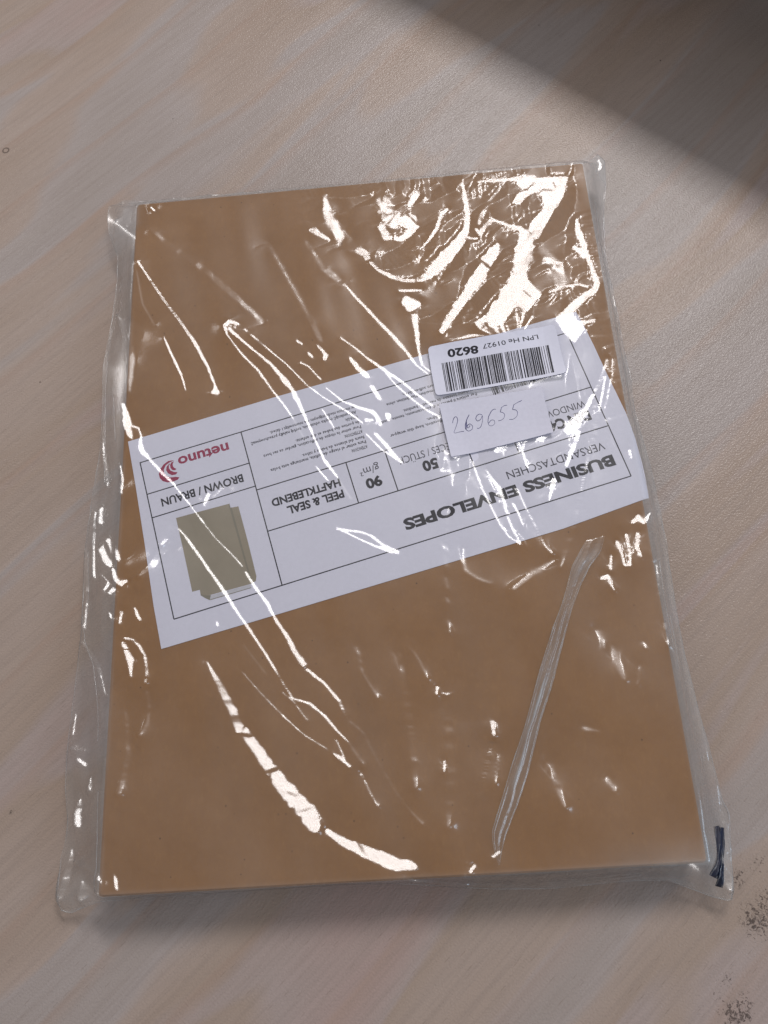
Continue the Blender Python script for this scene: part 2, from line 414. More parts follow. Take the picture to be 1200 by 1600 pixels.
# distance to the outline and the nearest seam height, on a coarse raster then enlarged
cs = 8
Xc, Yc = X[::cs, ::cs], Y[::cs, ::cs]; op = outl[::3]
D2 = (Xc[..., None] - op[:, 0]) ** 2 + (Yc[..., None] - op[:, 1]) ** 2
kmin = D2.argmin(-1); dc = np.sqrt(D2.min(-1)); zc = op[kmin, 2]
def enlarge(F):
    u = np.arange(nx) / cs; v = np.arange(ny) / cs
    i = np.minimum(u.astype(int), F.shape[1] - 2); j = np.minimum(v.astype(int), F.shape[0] - 2)
    a = np.clip(u - i, 0, 1)[None]; b = np.clip(v - j, 0, 1)[:, None]
    return (F[j][:, i] * (1 - a) + F[j][:, i + 1] * a) * (1 - b) + (F[j + 1][:, i] * (1 - a) + F[j + 1][:, i + 1] * a) * b
DO, ZS = enlarge(dc), enlarge(zc)
BASE = drape(X, Y, ZS, DO)

def fft_blur(F, sig):
    kx = np.fft.rfftfreq(nx) * 2 * np.pi; ky = np.fft.fftfreq(ny) * 2 * np.pi
    s_ = sig / DX
    return np.fft.irfft2(np.fft.rfft2(F) * np.exp(-0.5 * s_ * s_ * (kx[None] ** 2 + ky[:, None] ** 2)), s=F.shape)
BASE = fft_blur(BASE, 0.7)
# the two stickers weigh the film down onto the sheet
st1 = [(668.5,544),(764,527),(866,508.5),(875,546),(884.5,584.5),(780,603),(681,619),(674,582)]
st2 = [(686,632),(766,619),(846,606),(855,641),(864.5,676.5),(785,696),(705,714.5),(695,673)]
ZT = T + 1.6
def quad_world(pts, z=ZT): return [P(x, y, z) for x, y in pts]
def in_quad(pts, grow=0.0):
    q = np.array([p[:2] for p in quad_world(pts)]); c = q.mean(0); q = c + (q - c) * (1 + grow)
    ins = np.zeros(X.shape, bool); n = len(q)
    for k in range(n):
        (xa, ya), (xb, yb) = q[k], q[(k + 1) % n]
        if ya == yb: continue
        ins ^= ((Y < ya) != (Y < yb)) & (X < (xb - xa) * (Y - ya) / (yb - ya) + xa)
    return ins
both = np.zeros((ny, nx))
for q_ in (st1, st2): both = np.maximum(both, in_quad(q_, 0.0).astype(float))
BASE = BASE - 1.25 * fft_blur(both, 4.0)
rng = np.random.default_rng(11)
def noise_field(sig, seed, ax=1.0, ay=1.0, ang=0.0):
    r_ = np.random.default_rng(seed).standard_normal((ny, nx))
    kx = np.fft.rfftfreq(nx)[None] * 2 * np.pi; ky = np.fft.fftfreq(ny)[:, None] * 2 * np.pi
    c_, s__ = math.cos(ang), math.sin(ang)
    ka = (kx * c_ + ky * s__) * ax * sig / DX; kb = (-kx * s__ + ky * c_) * ay * sig / DX
    F = np.fft.irfft2(np.fft.rfft2(r_) * np.exp(-0.5 * (ka ** 2 + kb ** 2)), s=(ny, nx))
    return F / F.std()

# creases: each line is a highlight that the film is shaped to mirror, (x, y, width) along it as it lies in the photograph;
# level 1 = steep enough to mirror the ceiling lamp, lower = tilted off it for a softer sheen
ST = '''
699 325 4;689 334 5;683 355 6;672 373 4;657 390 3
657 390 3;641 401 3|.6
579 412 5;592 425 5;613 435 6;635 441 5;657 439 6;670 431 11;683 416 19;702 396 18;719 374 14;728 357 9;731 337 8;727 309 7;722 288 4
557 388 6;561 392 8;570 396 12;574 404 9
598 358 12;602 368 11
602 372 8;626 373 7;641 362 10;649 350 12
628 345 14;640 344 22;646 350 16
652 301 8;645 311 9;640 320 6
485 362 5;492 362 10;505 369 8;515 374 4
507 305 5;511 330 12;520 350 20;540 375 22;557 390 16|.62
480 378 6;505 420 10;537 444 8|.6
540 446 2;557 466 3;574 483 4;592 503 4;609 520 5;617 529 6;635 549 5;650 570 3;668 584 2
624 456 3;640 455 4;659 454 3
636 472 16;652 474 10;640 482 12
648 494 9;651 519 7;654 546 4;659 570 3;671 580 2
777 381 8;771 392 16;760 409 18;749 428 18;732 454 14;717 478 12;704 499 9;690 520 6
747 350 3;751 337 3;764 316 4;780 296 4|.7
745 358 5;750 364 6;760 350 5;770 341 4;782 346 4;797 352 5;812 356 9
730 368 3;740 371 3;745 370 3
819 363 16;821 379 24;819 396 28;814 413 24;810 431 22;806 446 28;797 463 32;788 476 32;778 492 28;772 504 22
758 500 10;745 508 6;750 516 3;767 524 3
770 505 8;776 518 5;782 526 3
782 505 9;786 516 5;790 525 3
747 284 3;767 283 4;788 282 5;810 279 6;835 277 6
901 346 4;903 361 9;910 379 8;918 400 7;927 424 7;933 441 9;930 452 9;918 461 10;901 474 12;886 487 10;873 498 7
897 388 5;905 392 8;912 400 8|.8
858 457 2;879 450 3;903 444 3;918 448 3
910 504 6;920 503 5;929 500 3
806 483 3;808 500 3;809 520 2
819 485 5;816 500 3;812 515 2
832 494 3;825 505 2.5;819 517 2
767 483 2;764 496 4
704 537 2;722 530 4;738 526 5;767 528 3
950 558 2;941 585 2;929 612 3;917 636 5;905 657 9;893 668 12
902 678 6;896 702 3;884 732 2
947 585 2;935 648 2.2;923 696 2.6;911 750 3;906 777 3;899 816 2
899 816 2;887 852 2;875 888 2|.7
984 703 4;987 714 3
990 814 5;998 807 8;1007 816 6;1016 802 3
965 846 5;972 867 4;975 885 3;984 884 3;984 864 3;980 834 5
998 831 4;996 855 5;1002 870 3
956 867 3;953 891 3
941 903 6;951 900 6;954 915 4;959 924 2
736 707 2;742 730 2;755 765 2.6;770 797 2.6;782 822 2.2;795 840 2.4;812 852 3.5
760 732 1.5;770 747 3;781 762 7;787 780 4;792 805 2.6;802 830 2.6;812 850 3.5
802 787 3;810 802 3;817 822 2
809 762 2;820 790 2;835 820 2.2;850 852 3;862 867 2.5
810 690 2;814 700 2;817 706 3.5;824 732 2
820 688 2;818 700 2
905 675 5;902 685 4;892 705 3;882 732 2
865 750 9;861 767 4;857 785 2
693 700 2;696 705 2;705 737 2.2;707 762 2|.75
702 790 3;699 820 3;696 865 3;700 955 3;702 990 3|.55
795 691 2;785 697 4;775 704 6
840 686 5;847 687 7;852 683 3
706 711 4;713 713 5
725 855 3;727 892 4;745 904 4;765 912 3|.6
865 875 5;830 898 7;802 922 7|.5
217 411 3;235 438 3;259 473 4;280 500 4;304 534 5;324 572 4;336 602 3;338 612 9;332 614 5
215 425 2;223 476 2;240 505 2|.6
256 527 2.4;270 558 4;283 585 3;290 609 2
355 522 4;352 512 5;358 504 5;368 505 4
358 503 4;372 506 3;389 520 2;416 543 2;446 567 2;464 585 2;479 601 2;506 621 2.2;542 642 2.6;566 660 3
355 524 2;379 555 3;403 578 3;423 606 2.6;447 637 3;458 654 2.4
458 654 2;476 687 2|.7
494 729 2.4;503 740 3;512 750 3.4
360 517 5;389 541 3;423 568 4;444 592 9;457 609 6;467 630 7;473 642 5;491 684 3.4;506 717 3.4;509 722 6;527 745 3
527 745 3;548 780 3|.6
497 541 3;504 548 5;509 555 7;507 562 4
483 553 4;488 558 4
464 533 4;472 537 3
470 567 3;482 572 2.6;491 582 2;501 592 2.4
509 606 2.4;536 627 3;560 636 5;581 642 6;590 651 8;594 663 5
572 656 5;582 655 4
606 648 11;606 652 9
572 678 2;596 702 2.2;629 723 2.4
587 678 4;602 693 6;614 708 6;626 720 4
533 529 2;554 543 2.4;572 558 3;602 579 5;629 597 4;650 615 3;676 634 2.6
602 582 2;620 603 2.6;644 624 3;668 642 2.6;689 652 2.2
548 561 5;560 576 8;572 586 8
582 604 7;587 612 9;593 622 6|.85
503 639 2;515 657 2.2;522 669 2
527 827 4;545 829 4;565 831 3;580 837 4;600 852 5;620 862 7
533 829 3;548 836 2.4;565 844 2.4;590 855 4;612 862 6
219 689 4;221 704 9;237 721 4;252 738 5;271 755 4;275 762 3;294 785 2.8;312 809 3;335 839 2.4;367 871 2.2;378 884 2.6
384 894 4;390 905 4;402 922 6;417 942 6;430 967 5;447 992 7;462 1020 9;474 1037 10
480 1046 6;492 1056 6;507 1068 5;530 1095 5;541 1122 3
541 1122 3;568 1145 3;591 1191 3;626 1248 3;660 1287 5|.6
276 822 3;290 839 4;305 860 5;316 875 4;331 897 5;350 924 6;369 954 5;387 980 5;415 1022 4;438 1060 3;457 1091 3
460 1092 3;484 1099 4;507 1118 5;526 1141 4;545 1160 2.6
545 1160 3;568 1195 3|.6
273 823 2;262 838 2;252 851 3
267 843 2;258 856 5;250 866 6;241 882 9;232 892 5;221 903 3
322 782 5;326 772 4;318 792 2
350 757 2;340 768 2;331 777 2
339 976 5;339 970 2
323 1034 4;338 1060 9;357 1099 13
360 1104 12;373 1133 15;374 1140 12
384 1143 14;392 1160 16;407 1179 17;430 1210 21;457 1244 25;484 1276 27;494 1294 16
512 1298 8;525 1308 12;549 1321 15;584 1336 21;614 1348 22;645 1354 14
377 1049 2;411 1087 2.2;446 1122 2.6;476 1149 2.2;511 1170 2.2
522 1178 3;530 1183 7;540 1192 5;547 1197 5
526 1156 3;533 1172 3;540 1190 3
380 1007 2;415 1053 2|.65
442 1082 2.2;461 1099 2.2;480 1126 2
564 1206 4;576 1233 4|.8
576 1233 3;591 1260 2.4
683 1072 3;682 1085 3
692 1082 2;699 1085 3;712 1077 2
695 1188 3;694 1206 3
176 1366 4;179 1378 4;182 1389 5
193 632 5;196 645 9;198 658 12;201 672 12;205 684 6
208 666 4;216 668 3;220 680 3;219 690 4
205 540 4;208 560 5;206 590 5;202 612 4|.7
160 795 5;159 806 5;157 818 4
170 845 8;166 862 14;170 880 10
181 855 8;182 872 7
177 890 5;180 905 7;186 912 8;196 906 4
178 920 6;172 928 4
172 958 4;174 966 4
210 950 4;213 958 5;217 967 5
195 997 5;207 1000 6;216 1008 6;224 1022 4;229 1048 3;227 1067 2.6
229 1080 3;232 1100 4;230 1130 4;220 1150 4|.7
192 1005 6;197 1017 9;202 1030 11;204 1045 5;205 1058 3
190 955 3;187 975 3
120 1169 4;135 1172 4;152 1171 3
128 1188 6;133 1195 5
126 1250 4;124 1270 5;125 1290 4
141 1215 2.5;140 1235 2.5
155 1355 3;152 1375 4
132 1380 6;137 1400 7|.8
768 1120 4;770 1132 7;772 1150 5|.8
770 1160 3;764 1180 3;756 1213 2.4;750 1240 2.2;745 1275 2;735 1320 2;726 1368 2
780 1172 2;774 1225 2
735 1362 5;742 1350 3
770 1339 4;780 1330 4
935 985 8;947 1012 4|.6
1006 1003 3;1008 1012 3
1000 1040 3;995 1070 3|.5
1115 1340 3;1128 1352 4;1135 1370 6;1132 1385 6
950 1215 7;960 1235 7|.45
915 1138 9;935 1142 3|.5
640 1010 4;655 1030 3;668 1060 3|.5
560 1010 3;566 1050 3;590 1090 4|.5
625 1020 5;640 1120 7;650 1230 7|.4
700 1100 8;705 1200 10;700 1290 7|.4
860 1190 6;880 1260 8|.4
235 360 6;330 430 10;410 500 8|.45
420 380 8;470 470 10;500 530 8|.4
590 292 10;600 320 22;612 345 24|.5
845 390 10;870 420 24;880 448 16|.4
660 460 6;690 440 6|.4
955 1010 10;975 1060 10|.4
195 1110 6;200 1180 8;190 1240 6|.4
173 512 1.6;165 560 1.6;162 620 1.6;163 690 1.6;168 760 1.6
150 905 1.6;149 850 1.6;151 800 1.6
137 860 2;139 915 2;137 985 2
135 1005 1.6;153 1040 1.6;163 1085 1.6
118 1115 2;117 1150 2
206 555 6;203 600 6|.7
190 500 6;196 530 5|.7
186 725 3;190 745 4;188 770 3
162 900 2;170 910 3;165 925 2
1027 880 2;1031 930 2;1038 975 2;1043 1010 2
983 560 2;990 600 2.2;992 620 2
1130 1270 3;1133 1300 2.4;1137 1330 3
1113 1190 3;1124 1225 3
937 264 5;941 252 4;934 250 3
640 1375 1.6;720 1381 1.8;800 1384 1.6
860 1381 1.6;930 1374 1.6;1000 1366 1.6
112 1330 4;108 1370 5;104 1400 4|.8
120 1345 5;150 1365 4|.7
205 330 4;196 345 3;190 360 3
235 322 3;240 326 3
'''
PG = '''
805 282;819 280;852 277;888 275;884 290;881 305;866 327;849 357;842 372;830 368;827 350;836 338;850 324;846 306;835 300;822 308;812 320;800 318;808 304;818 298;808 290
806 431;823 431;835 446;847 459;838 470;824 487;812 480;802 470
868 501;880 492;893 489;905 503;914 515;905 526;897 538;888 529;880 521
884 664;908 642;914 641;905 668;896 680;882 677
'''
# how far each raster cell sits in the photograph's pixels
Zp = BASE
pc = np.einsum('ij,jab->iab', R, np.stack([X - CAM[0], Y - CAM[1], Zp - CAM[2]]))
PX = FPX * pc[0] / pc[2] + 600; PY = FPX * pc[1] / pc[2] + 800
mask = np.zeros((ny, nx)); mlev = np.zeros((ny, nx))
def cell_of(px, py):
    w = P(px, py, T); return (w[0] - gx0) / DX, (w[1] - gy0) / DX
jit = noise_field(1.3, 21) * 0.9; jit2 = noise_field(0.8, 22)
for line in ST.strip().splitlines():
    lev = 1.0
    if '|' in line: line, l_ = line.split('|'); lev = float(l_)
    p = [tuple(map(float, q.split())) for q in line.split(';')]
    for (x0, y0, w0), (x1, y1, w1) in zip(p[:-1], p[1:]):
        c = [cell_of(x0, y0), cell_of(x1, y1)]; mg = 34 + int(max(w0, w1))
        i0 = max(0, int(min(c[0][0], c[1][0]) - mg)); i1 = min(nx, int(max(c[0][0], c[1][0]) + mg))
        j0 = max(0, int(min(c[0][1], c[1][1]) - mg)); j1 = min(ny, int(max(c[0][1], c[1][1]) + mg))
        if i1 <= i0 or j1 <= j0: continue
        ax, ay = PX[j0:j1, i0:i1] - x0, PY[j0:j1, i0:i1] - y0
        dx, dy = x1 - x0, y1 - y0; tt = np.clip((ax * dx + ay * dy) / (dx * dx + dy * dy + 1e-9), 0, 1)
        dd = np.hypot(ax - tt * dx, ay - tt * dy)
        hw = (w0 + (w1 - w0) * tt) * 0.5
        hw = hw * (1 + 0.12 * jit2[j0:j1, i0:i1]) + 0.02 * hw * jit[j0:j1, i0:i1]
        hw = np.maximum(hw, 1.0) + 0.3
        v = np.clip((hw + 0.5 - dd) / 1.0, 0, 1)
        sub = mask[j0:j1, i0:i1]; up = v * lev > sub * 1.0
        mask[j0:j1, i0:i1] = np.where(up, v * lev, sub)
def in_poly(poly):
    ins = np.zeros(PX.shape, bool); n = len(poly)
    for k in range(n):
        (xa, ya), (xb, yb) = poly[k], poly[(k + 1) % n]
        if ya == yb: continue
        ins ^= ((PY < ya) != (PY < yb)) & (PX < (xb - xa) * (PY - ya) / (yb - ya) + xa)
    return ins
for line in PG.strip().splitlines():
    poly = [tuple(map(float, q.split())) for q in line.split(';')]
    mask = np.maximum(mask, in_poly(poly).astype(float))
# small dents and hard creases that interrupt the bright folds
def poly_dist(pts):
    d = np.full(PX.shape, 1e9)
    for (x0, y0), (x1, y1) in zip(pts[:-1], pts[1:]):
        ax, ay = PX - x0, PY - y0; dx, dy = x1 - x0, y1 - y0
        tt = np.clip((ax * dx + ay * dy) / (dx * dx + dy * dy), 0, 1)
        d = np.minimum(d, np.hypot(ax - tt * dx, ay - tt * dy))
    return d
CUTS = [[(592,295),(620,320),(654,349)], [(748,402),(768,417)], [(792,415),(811,435)], [(818,452),(832,466)], [(870,318),(878,322)], [(813,298),(824,296),(834,286)],
        [(828,308),(840,303),(848,296),(864,297)], [(865,285),(868,294)], [(807,290),(815,300)], [(380,1148),(392,1150)], [(447,1238),(466,1243)], [(470,1268),(488,1262)],
        [(604,357),(622,368)], [(372,1118),(378,1128)], [(420,1206),(436,1200)], [(560,1318),(572,1336)], [(184,1001),(216,1001)], [(187,1014),(212,1014)], [(166,850),(172,872)], [(612,380),(616,365)]]
cut = np.zeros((ny, nx))
for c in CUTS: cut = np.maximum(cut, np.clip(1.6 - poly_dist(c), 0, 1))
mask *= 1 - cut

# slope needed at every spot for the film to mirror the lamp, and the slopes its four sides allow
def need(lp):
    v = np.stack([CAM[0] - X, CAM[1] - Y, CAM[2] - BASE]); v /= np.linalg.norm(v, axis=0)
    l = np.stack([lp[0] - X, lp[1] - Y, lp[2] - BASE]); l /= np.linalg.norm(l, axis=0)
    h = v + l; return np.stack([-h[0] / h[2], -h[1] / h[2]])
ux = np.array([math.cos(LR), math.sin(LR), 0]); uy = np.array([-ux[1], ux[0], 0])
S0 = need(LAMP)
E1 = (need(LAMP + ux * LSX / 2) - need(LAMP - ux * LSX / 2)) / 2
E2 = (need(LAMP + uy * LSY / 2) - need(LAMP - uy * LSY / 2)) / 2
det = E1[0] * E2[1] - E1[1] * E2[0]
def to_ab(g):
    q = g - S0; return (q[0] * E2[1] - q[1] * E2[0]) / det, (E1[0] * q[1] - E1[1] * q[0]) / det
def from_ab(a, b): return S0 + E1 * a + E2 * b

kx = np.fft.rfftfreq(nx)[None] * 2 * np.pi; ky = np.fft.fftfreq(ny)[:, None] * 2 * np.pi
Dxs = (np.exp(1j * kx) - 1) / DX; Dys = (np.exp(1j * ky) - 1) / DX
lam = 1 / 26.0
Dx0, Dy0 = Dxs, Dys
sg = 0.16 / DX; Gs = np.exp(-0.5 * sg * sg * (kx ** 2 + ky ** 2))
Dxs = 1j * np.sin(kx) / DX * Gs; Dys = 1j * np.sin(ky) / DX * Gs      # slopes as the smooth-shaded mesh will show them
den = np.abs(Dxs) ** 2 + np.abs(Dys) ** 2 + 0.04 * (np.abs(Dx0) ** 2 + np.abs(Dy0) ** 2) + lam ** 2
def grad(H): 
    F = np.fft.rfft2(H); return np.stack([np.fft.irfft2(F * Dxs, s=H.shape), np.fft.irfft2(F * Dys, s=H.shape)])
margin = np.clip(dist_block(X, Y) / 3.0, 0, 1)
slack = (0.40 * noise_field(15, 1) + 0.12 * noise_field(3.0, 9, 1.0, 8.0, 0.12) + 0.42 * noise_field(5.5, 19, 1.0, 6.0, 0.22) + 0.03 * noise_field(5, 2, 1.0, 3.0, 0.35))            # how slack film lies anyway
def ridged(*a_): n_ = noise_field(*a_); return -np.abs(n_) + 0.8
crum = ridged(1.5, 5, 1, 4, 0.05) * 0.36 + ridged(3.0, 6, 1, 3.0, -0.08) * 0.95 + ridged(1.9, 7, 1, 1.4, 0.6) * 0.16
DETAIL = slack * (1 - margin) + crum * margin
GB = grad(BASE + DETAIL)
edge = (dist_block(X, Y) > -1e9) & (DO > 0.8)
H = np.zeros((ny, nx)) + DETAIL; Uu = np.zeros((2, ny, nx)); full = (mask > 0.76)
soft = (mask > 0.35) & ~full
LO = -1.9
SOFTR = 1.12 + (0.85 - np.clip(mask, .35, .85)) * 1.5
OUT = 2.0
GBASE = grad(BASE)
def solve(q):
    Q0 = np.fft.rfft2(q[0]); Q1 = np.fft.rfft2(q[1])
    return np.fft.irfft2((np.conj(Dxs) * Q0 + np.conj(Dys) * Q1) / den, s=H.shape)
HD = DETAIL; GD = grad(DETAIL)
for it in range(80):
    g = grad(H); tot = g + GBASE + Uu
    a, b = to_ab(tot)
    zi = from_ab(np.clip(a, -.66, .66), np.clip(b, -.5, .5))
    r_ = np.maximum(np.abs(a), np.abs(b))
    k_ = np.where(r_ < OUT, OUT / np.maximum(r_, 0.15), 1.0)
    af, bf = (fft_blur(a, 2.5), fft_blur(b, 2.5)) if it < 62 else (a, b)
    rf = np.maximum(np.maximum(np.abs(af), np.abs(bf)), 0.05)
    near = (r_ < OUT) & (margin < 0.6)
    zo = from_ab(np.where(near, af / rf * OUT, a), np.where(near, bf / rf * OUT, b))
    far = np.clip((r_ - OUT) / 1.0, 0, 1)
    zo = zo * (1 - 0.10 * far) + (GBASE + GD) * 0.10 * far
    ks = np.where(r_ > SOFTR, SOFTR / np.maximum(r_, 1e-3), np.where(r_ < SOFTR - .15, (SOFTR - .15) / np.maximum(r_, 0.2), 1))
    if it % 4 == 0: as_, bs_ = fft_blur(a, 1.2), fft_blur(b, 1.2)
    rs_ = np.maximum(np.maximum(np.abs(as_), np.abs(bs_)), 0.05)
    zs = from_ab(as_ / rs_ * SOFTR, bs_ / rs_ * SOFTR)
    z = np.where(full, zi, np.where(soft, zs, zo))
    Uu = np.clip(tot - z, -.7, .7) * np.where(full | soft, 1.0, np.where((r_ < OUT) & (margin < 0.6), 0.6, 0.0))
    q = z - Uu - GBASE
    H = solve(q)
    H = np.where(H < LO + 0.3, LO + 0.3 * np.exp(np.clip((H - LO - 0.3) / 0.3, -12, 0)), H)
a, b = to_ab(grad(H) + GBASE); hit = (np.abs(a) < 1) & (np.abs(b) < 1)
print('film: mirror cells inside folds %.2f, elsewhere %.3f, height range %.2f %.2f' % (hit[full].mean(), hit[~full & ~soft].mean(), H.min(), H.max()))
if globals().get('DBG'): np.savez('/workdir/dbg.npz', hit=hit, full=full, soft=soft, H=H, PX=PX, PY=PY)
wide = np.clip(fft_blur(full.astype(float), 1.6) * 2.2 - 0.5, 0, 1)               # broad folds are rounder than fine ones
near_fine = np.clip(fft_blur(full.astype(float), 0.7) * 3, 0, 1) * (1 - wide)
wgt = (1 - near_fine)
H = H * (1 - wgt) + fft_blur(H, 0.42) * wgt
H *= np.clip(DO / 2.0, 0, 1)                                     # the film ends in its seam
FILM = BASE + H

# the two stickers press the film flat
FB = fft_blur(FILM, 4.0)
press = np.zeros((ny, nx))
for q in (st1, st2): press = np.maximum(press, in_quad(q, -0.03).astype(float))
press = np.clip(fft_blur(press, 0.8), 0, 1)
FILM = FILM * (1 - press) + np.minimum(FB, FILM + 0.2) * press
STK = fft_blur(np.maximum(FILM, FB), 1.5) + 0.05
def film_z(x, y): return bilinear(FILM, np.asarray(x, float), np.asarray(y, float))
def stick_z(x, y): return bilinear(STK, np.asarray(x, float), np.asarray(y, float))

# ------------------------------------------------------------------ the bag
bag = bpy.data.objects.new('plastic_bag', None); COL.objects.link(bag)
tag(bag, 'clear crinkled plastic bag wrapped tightly around the stack of brown envelopes', 'plastic bag')
TOPM = G.copy(); TOPM[..., 2] = bilinear(FILM, G[..., 0], G[..., 1])
bd = np.zeros((NY, NX), bool); bd[0] = bd[-1] = True; bd[:, 0] = bd[:, -1] = True
TOPM[..., 2] = np.where(bd, G[..., 2], TOPM[..., 2])
db = dist_block(G[..., 0], G[..., 1])
noise_s = bilinear(noise_field(3.0, 31, 1, 5.0, 0.0), G[..., 0], G[..., 1])
milk = 0.010 + (0.022 + 0.03 * np.clip(noise_s, -1, 1)) * np.clip(db / 3, 0, 1)
rightm = np.clip((G[..., 0] - W) / 3, 0, 1) * np.clip((G[..., 1] + 20) / 60, 0.3, 1)
milk += 0.17 * rightm
cr = np.exp(-((G[..., 0] - 228) ** 2 / 34 ** 2 + (G[..., 1] + 2) ** 2 / 9 ** 2)) * 0.20
cl = np.exp(-((G[..., 0] + 12) ** 2 / 13 ** 2 + (G[..., 1] + 2) ** 2 / 16 ** 2)) * 0.14
ctl = np.exp(-((G[..., 0] + 8) ** 2 / 9 ** 2 + (G[..., 1] - 318) ** 2 / 14 ** 2)) * 0.16
streak = bilinear(noise_field(4.0, 41, 1, 7.0, 0.2), G[..., 0], G[..., 1]); streak2 = bilinear(noise_field(9.0, 42, 1, 2.0, 0.6), G[..., 0], G[..., 1])
milk += 0.016 + 0.009 * streak + 0.010 * streak2                  # the film's own haze, uneven where it was stretched
milk += 0.09 * np.exp(-(np.abs(db) / 1.1) ** 2)                   # and doubled where it bends over the stack
milk = np.clip(milk + cr + cl + ctl, 0.004, 0.6)
grid_obj('top_film', TOPM, M_FILM, bag, attr=milk)
# underside sheet: lies on the table beneath the stack and rises to the same seam
st_ = 5
GB2 = G[::st_, ::st_].copy(); GB2 = np.concatenate([GB2, G[-1:, ::st_]], 0) if (NY - 1) % st_ else GB2
cols = list(range(0, NX, st_)); rows = list(range(0, NY, st_))
if cols[-1] != NX - 1: cols.append(NX - 1)
if rows[-1] != NY - 1: rows.append(NY - 1)
GB2 = G[np.ix_(rows, cols)].copy()
d2 = np.maximum(dist_block(GB2[..., 0], GB2[..., 1]), 0); do2 = bilinear(DO, GB2[..., 0], GB2[..., 1])
rho = np.clip(d2 / (d2 + do2 + 1e-6), 0, 1)
zb = -0.0 + GB2[..., 2] * rho ** 1.5
zb = np.where(d2 <= 0, 0.15, np.maximum(zb, 0.15))
bb = np.zeros(zb.shape, bool); bb[0] = bb[-1] = True; bb[:, 0] = bb[:, -1] = True
GB2[..., 2] = np.where(bb, GB2[..., 2] - 0.03, zb)
grid_obj('bottom_film', GB2, M_FILM_B, bag, flip=True)
for e in bpy.data.objects:
    if e.name.startswith('kraft_envelope'): e.location.z += 0.0002
# welded edges of the bag
def seam(pts, r0, seed):
    p = resample(pts, 0.9); r_ = np.random.default_rng(seed)
    n = len(p); w = np.interp(np.arange(n), np.arange(0, n + 12, 6), r_.standard_normal(len(np.arange(0, n + 12, 6))))
    p[:, 2] += 0.25 * w; p[:, 0] += 0.12 * np.roll(w, 3)
    return tube('welded_edge', p, np.maximum(r0 * (1 + 0.45 * np.roll(w, 9)), 0.05), M_EDGE, bag, 6)
seam(el, 0.20, 1); seam(er, 0.20, 2); seam(eb, 0.22, 3); seam(et, 0.14, 4)

# inner pleats: folded lines that run along the side margins
def film_line(pxs, r0, z=T * 0.6, name='pleat', lift=0.15, m=None):
    q = [P(x, y, z) for x, y in pxs]; p = smooth_path(resample(q, 1.0), 2)
    p[:, 2] = film_z(p[:, 0], p[:, 1]) + lift
    return tube(name, p, r0, m or M_EDGE, bag, 6)
for ln, zz in (([(173,512),(165,560),(162,620),(163,690),(168,760)], 11), ([(178,620),(184,665),(188,697)], 14), ([(150,905),(149,850),(151,800)], 10), ([(137,860),(139,915),(137,985)], 9), ([(128,960),(135,1005),(153,1040),(163,1085),(167,1120),(165,1160)], 11),
               ([(165,1235),(163,1300),(160,1360),(152,1390)], 14), ([(1025,880),(1029,930),(1036,975),(1044,1020)], 15), ([(1040,965),(1046,1010),(1049,1050)], 13)):
    film_line(ln, 0.16, zz)

# folded flap strip lying across the lower right of the film
la = [(915,846),(893,885),(880,937),(865,978),(844,1044),(820,1135),(799,1197),(782,1254),(768,1300),(770,1320),(778,1350)]
ra = [(944,838),(938,862),(920,887),(906,916),(892,953),(877,1011),(865,1060),(844,1126),(832,1176),(824,1209),(809,1254),(790,1304),(782,1335),(780,1351)]
def strip():
    n = 240; k = 22
    A = smooth_path(resample([P(x, y, T + 1.5) for x, y in la], .8), 3); B = smooth_path(resample([P(x, y, T + 1.5) for x, y in ra], .8), 3)
    ia = np.linspace(0, len(A) - 1, n); ib = np.linspace(0, len(B) - 1, n)
    A = np.stack([np.interp(ia, np.arange(len(A)), A[:, i]) for i in range(3)], 1); B = np.stack([np.interp(ib, np.arange(len(B)), B[:, i]) for i in range(3)], 1)
    s = np.linspace(0, 1, k)[None, :, None]; Q = A[:, None] * (1 - s) + B[:, None] * s
    r_ = np.random.default_rng(8)
    wob = np.cumsum(r_.standard_normal(n)) ; wob = np.convolve(wob - np.linspace(wob[0], wob[-1], n), np.ones(9) / 9, 'same'); wob /= np.abs(wob).max() + 1e-6
    ss = s[..., 0]
    prof = 0.55 * np.exp(-((ss - 0.10) / 0.07) ** 2) + 0.55 * np.exp(-((ss - 0.88) / 0.08) ** 2) + 0.95 * np.exp(-((ss - 0.42 - 0.13 * wob[:, None]) / 0.16) ** 2)
    env = np.sin(np.linspace(0, np.pi, n))[:, None] ** 0.4
    Q[..., 2] = film_z(Q[..., 0], Q[..., 1]) + 0.22 + prof * env + 0.1 * r_.standard_normal((n, 1)) * ss * (1 - ss)
    tt_ = np.linspace(0, 1, n)[:, None]
    mk = (0.05 + 0.14 * np.exp(-((tt_ - 0.08) / 0.07) ** 2) + 0.10 * np.exp(-((tt_ - .5) / .3) ** 2) + 0.3 * np.exp(-((ss - 0.45 - 0.15 * wob[:, None]) / 0.10) ** 2) * np.exp(-((tt_ - .6) / .18) ** 2)) * (1 + 0.35 * np.sin(ss * 9 + tt_ * 31))  # hazier core carries the strip's bluish highlight
    o = grid_obj('flap_strip', Q, M_STRIP, bag, attr=np.clip(mk * np.clip(tt_ / .08, 0, 1) * np.clip((1 - tt_) / .05, 0.2, 1), 0, .7))
    for E_, sd in ((0, 3), (-1, 4)):
        p = Q[:, E_].copy(); p[:, 2] += 0.1
        rr = 0.08 + 0.10 * np.abs(np.interp(np.arange(n), np.arange(0, n + 8, 8), np.random.default_rng(sd).standard_normal(len(np.arange(0, n + 8, 8)))))
        tube('strip_edge', p, np.maximum((rr + 0.04) * env[:, 0], 0.02), M_EDGE, o, 8)
strip()

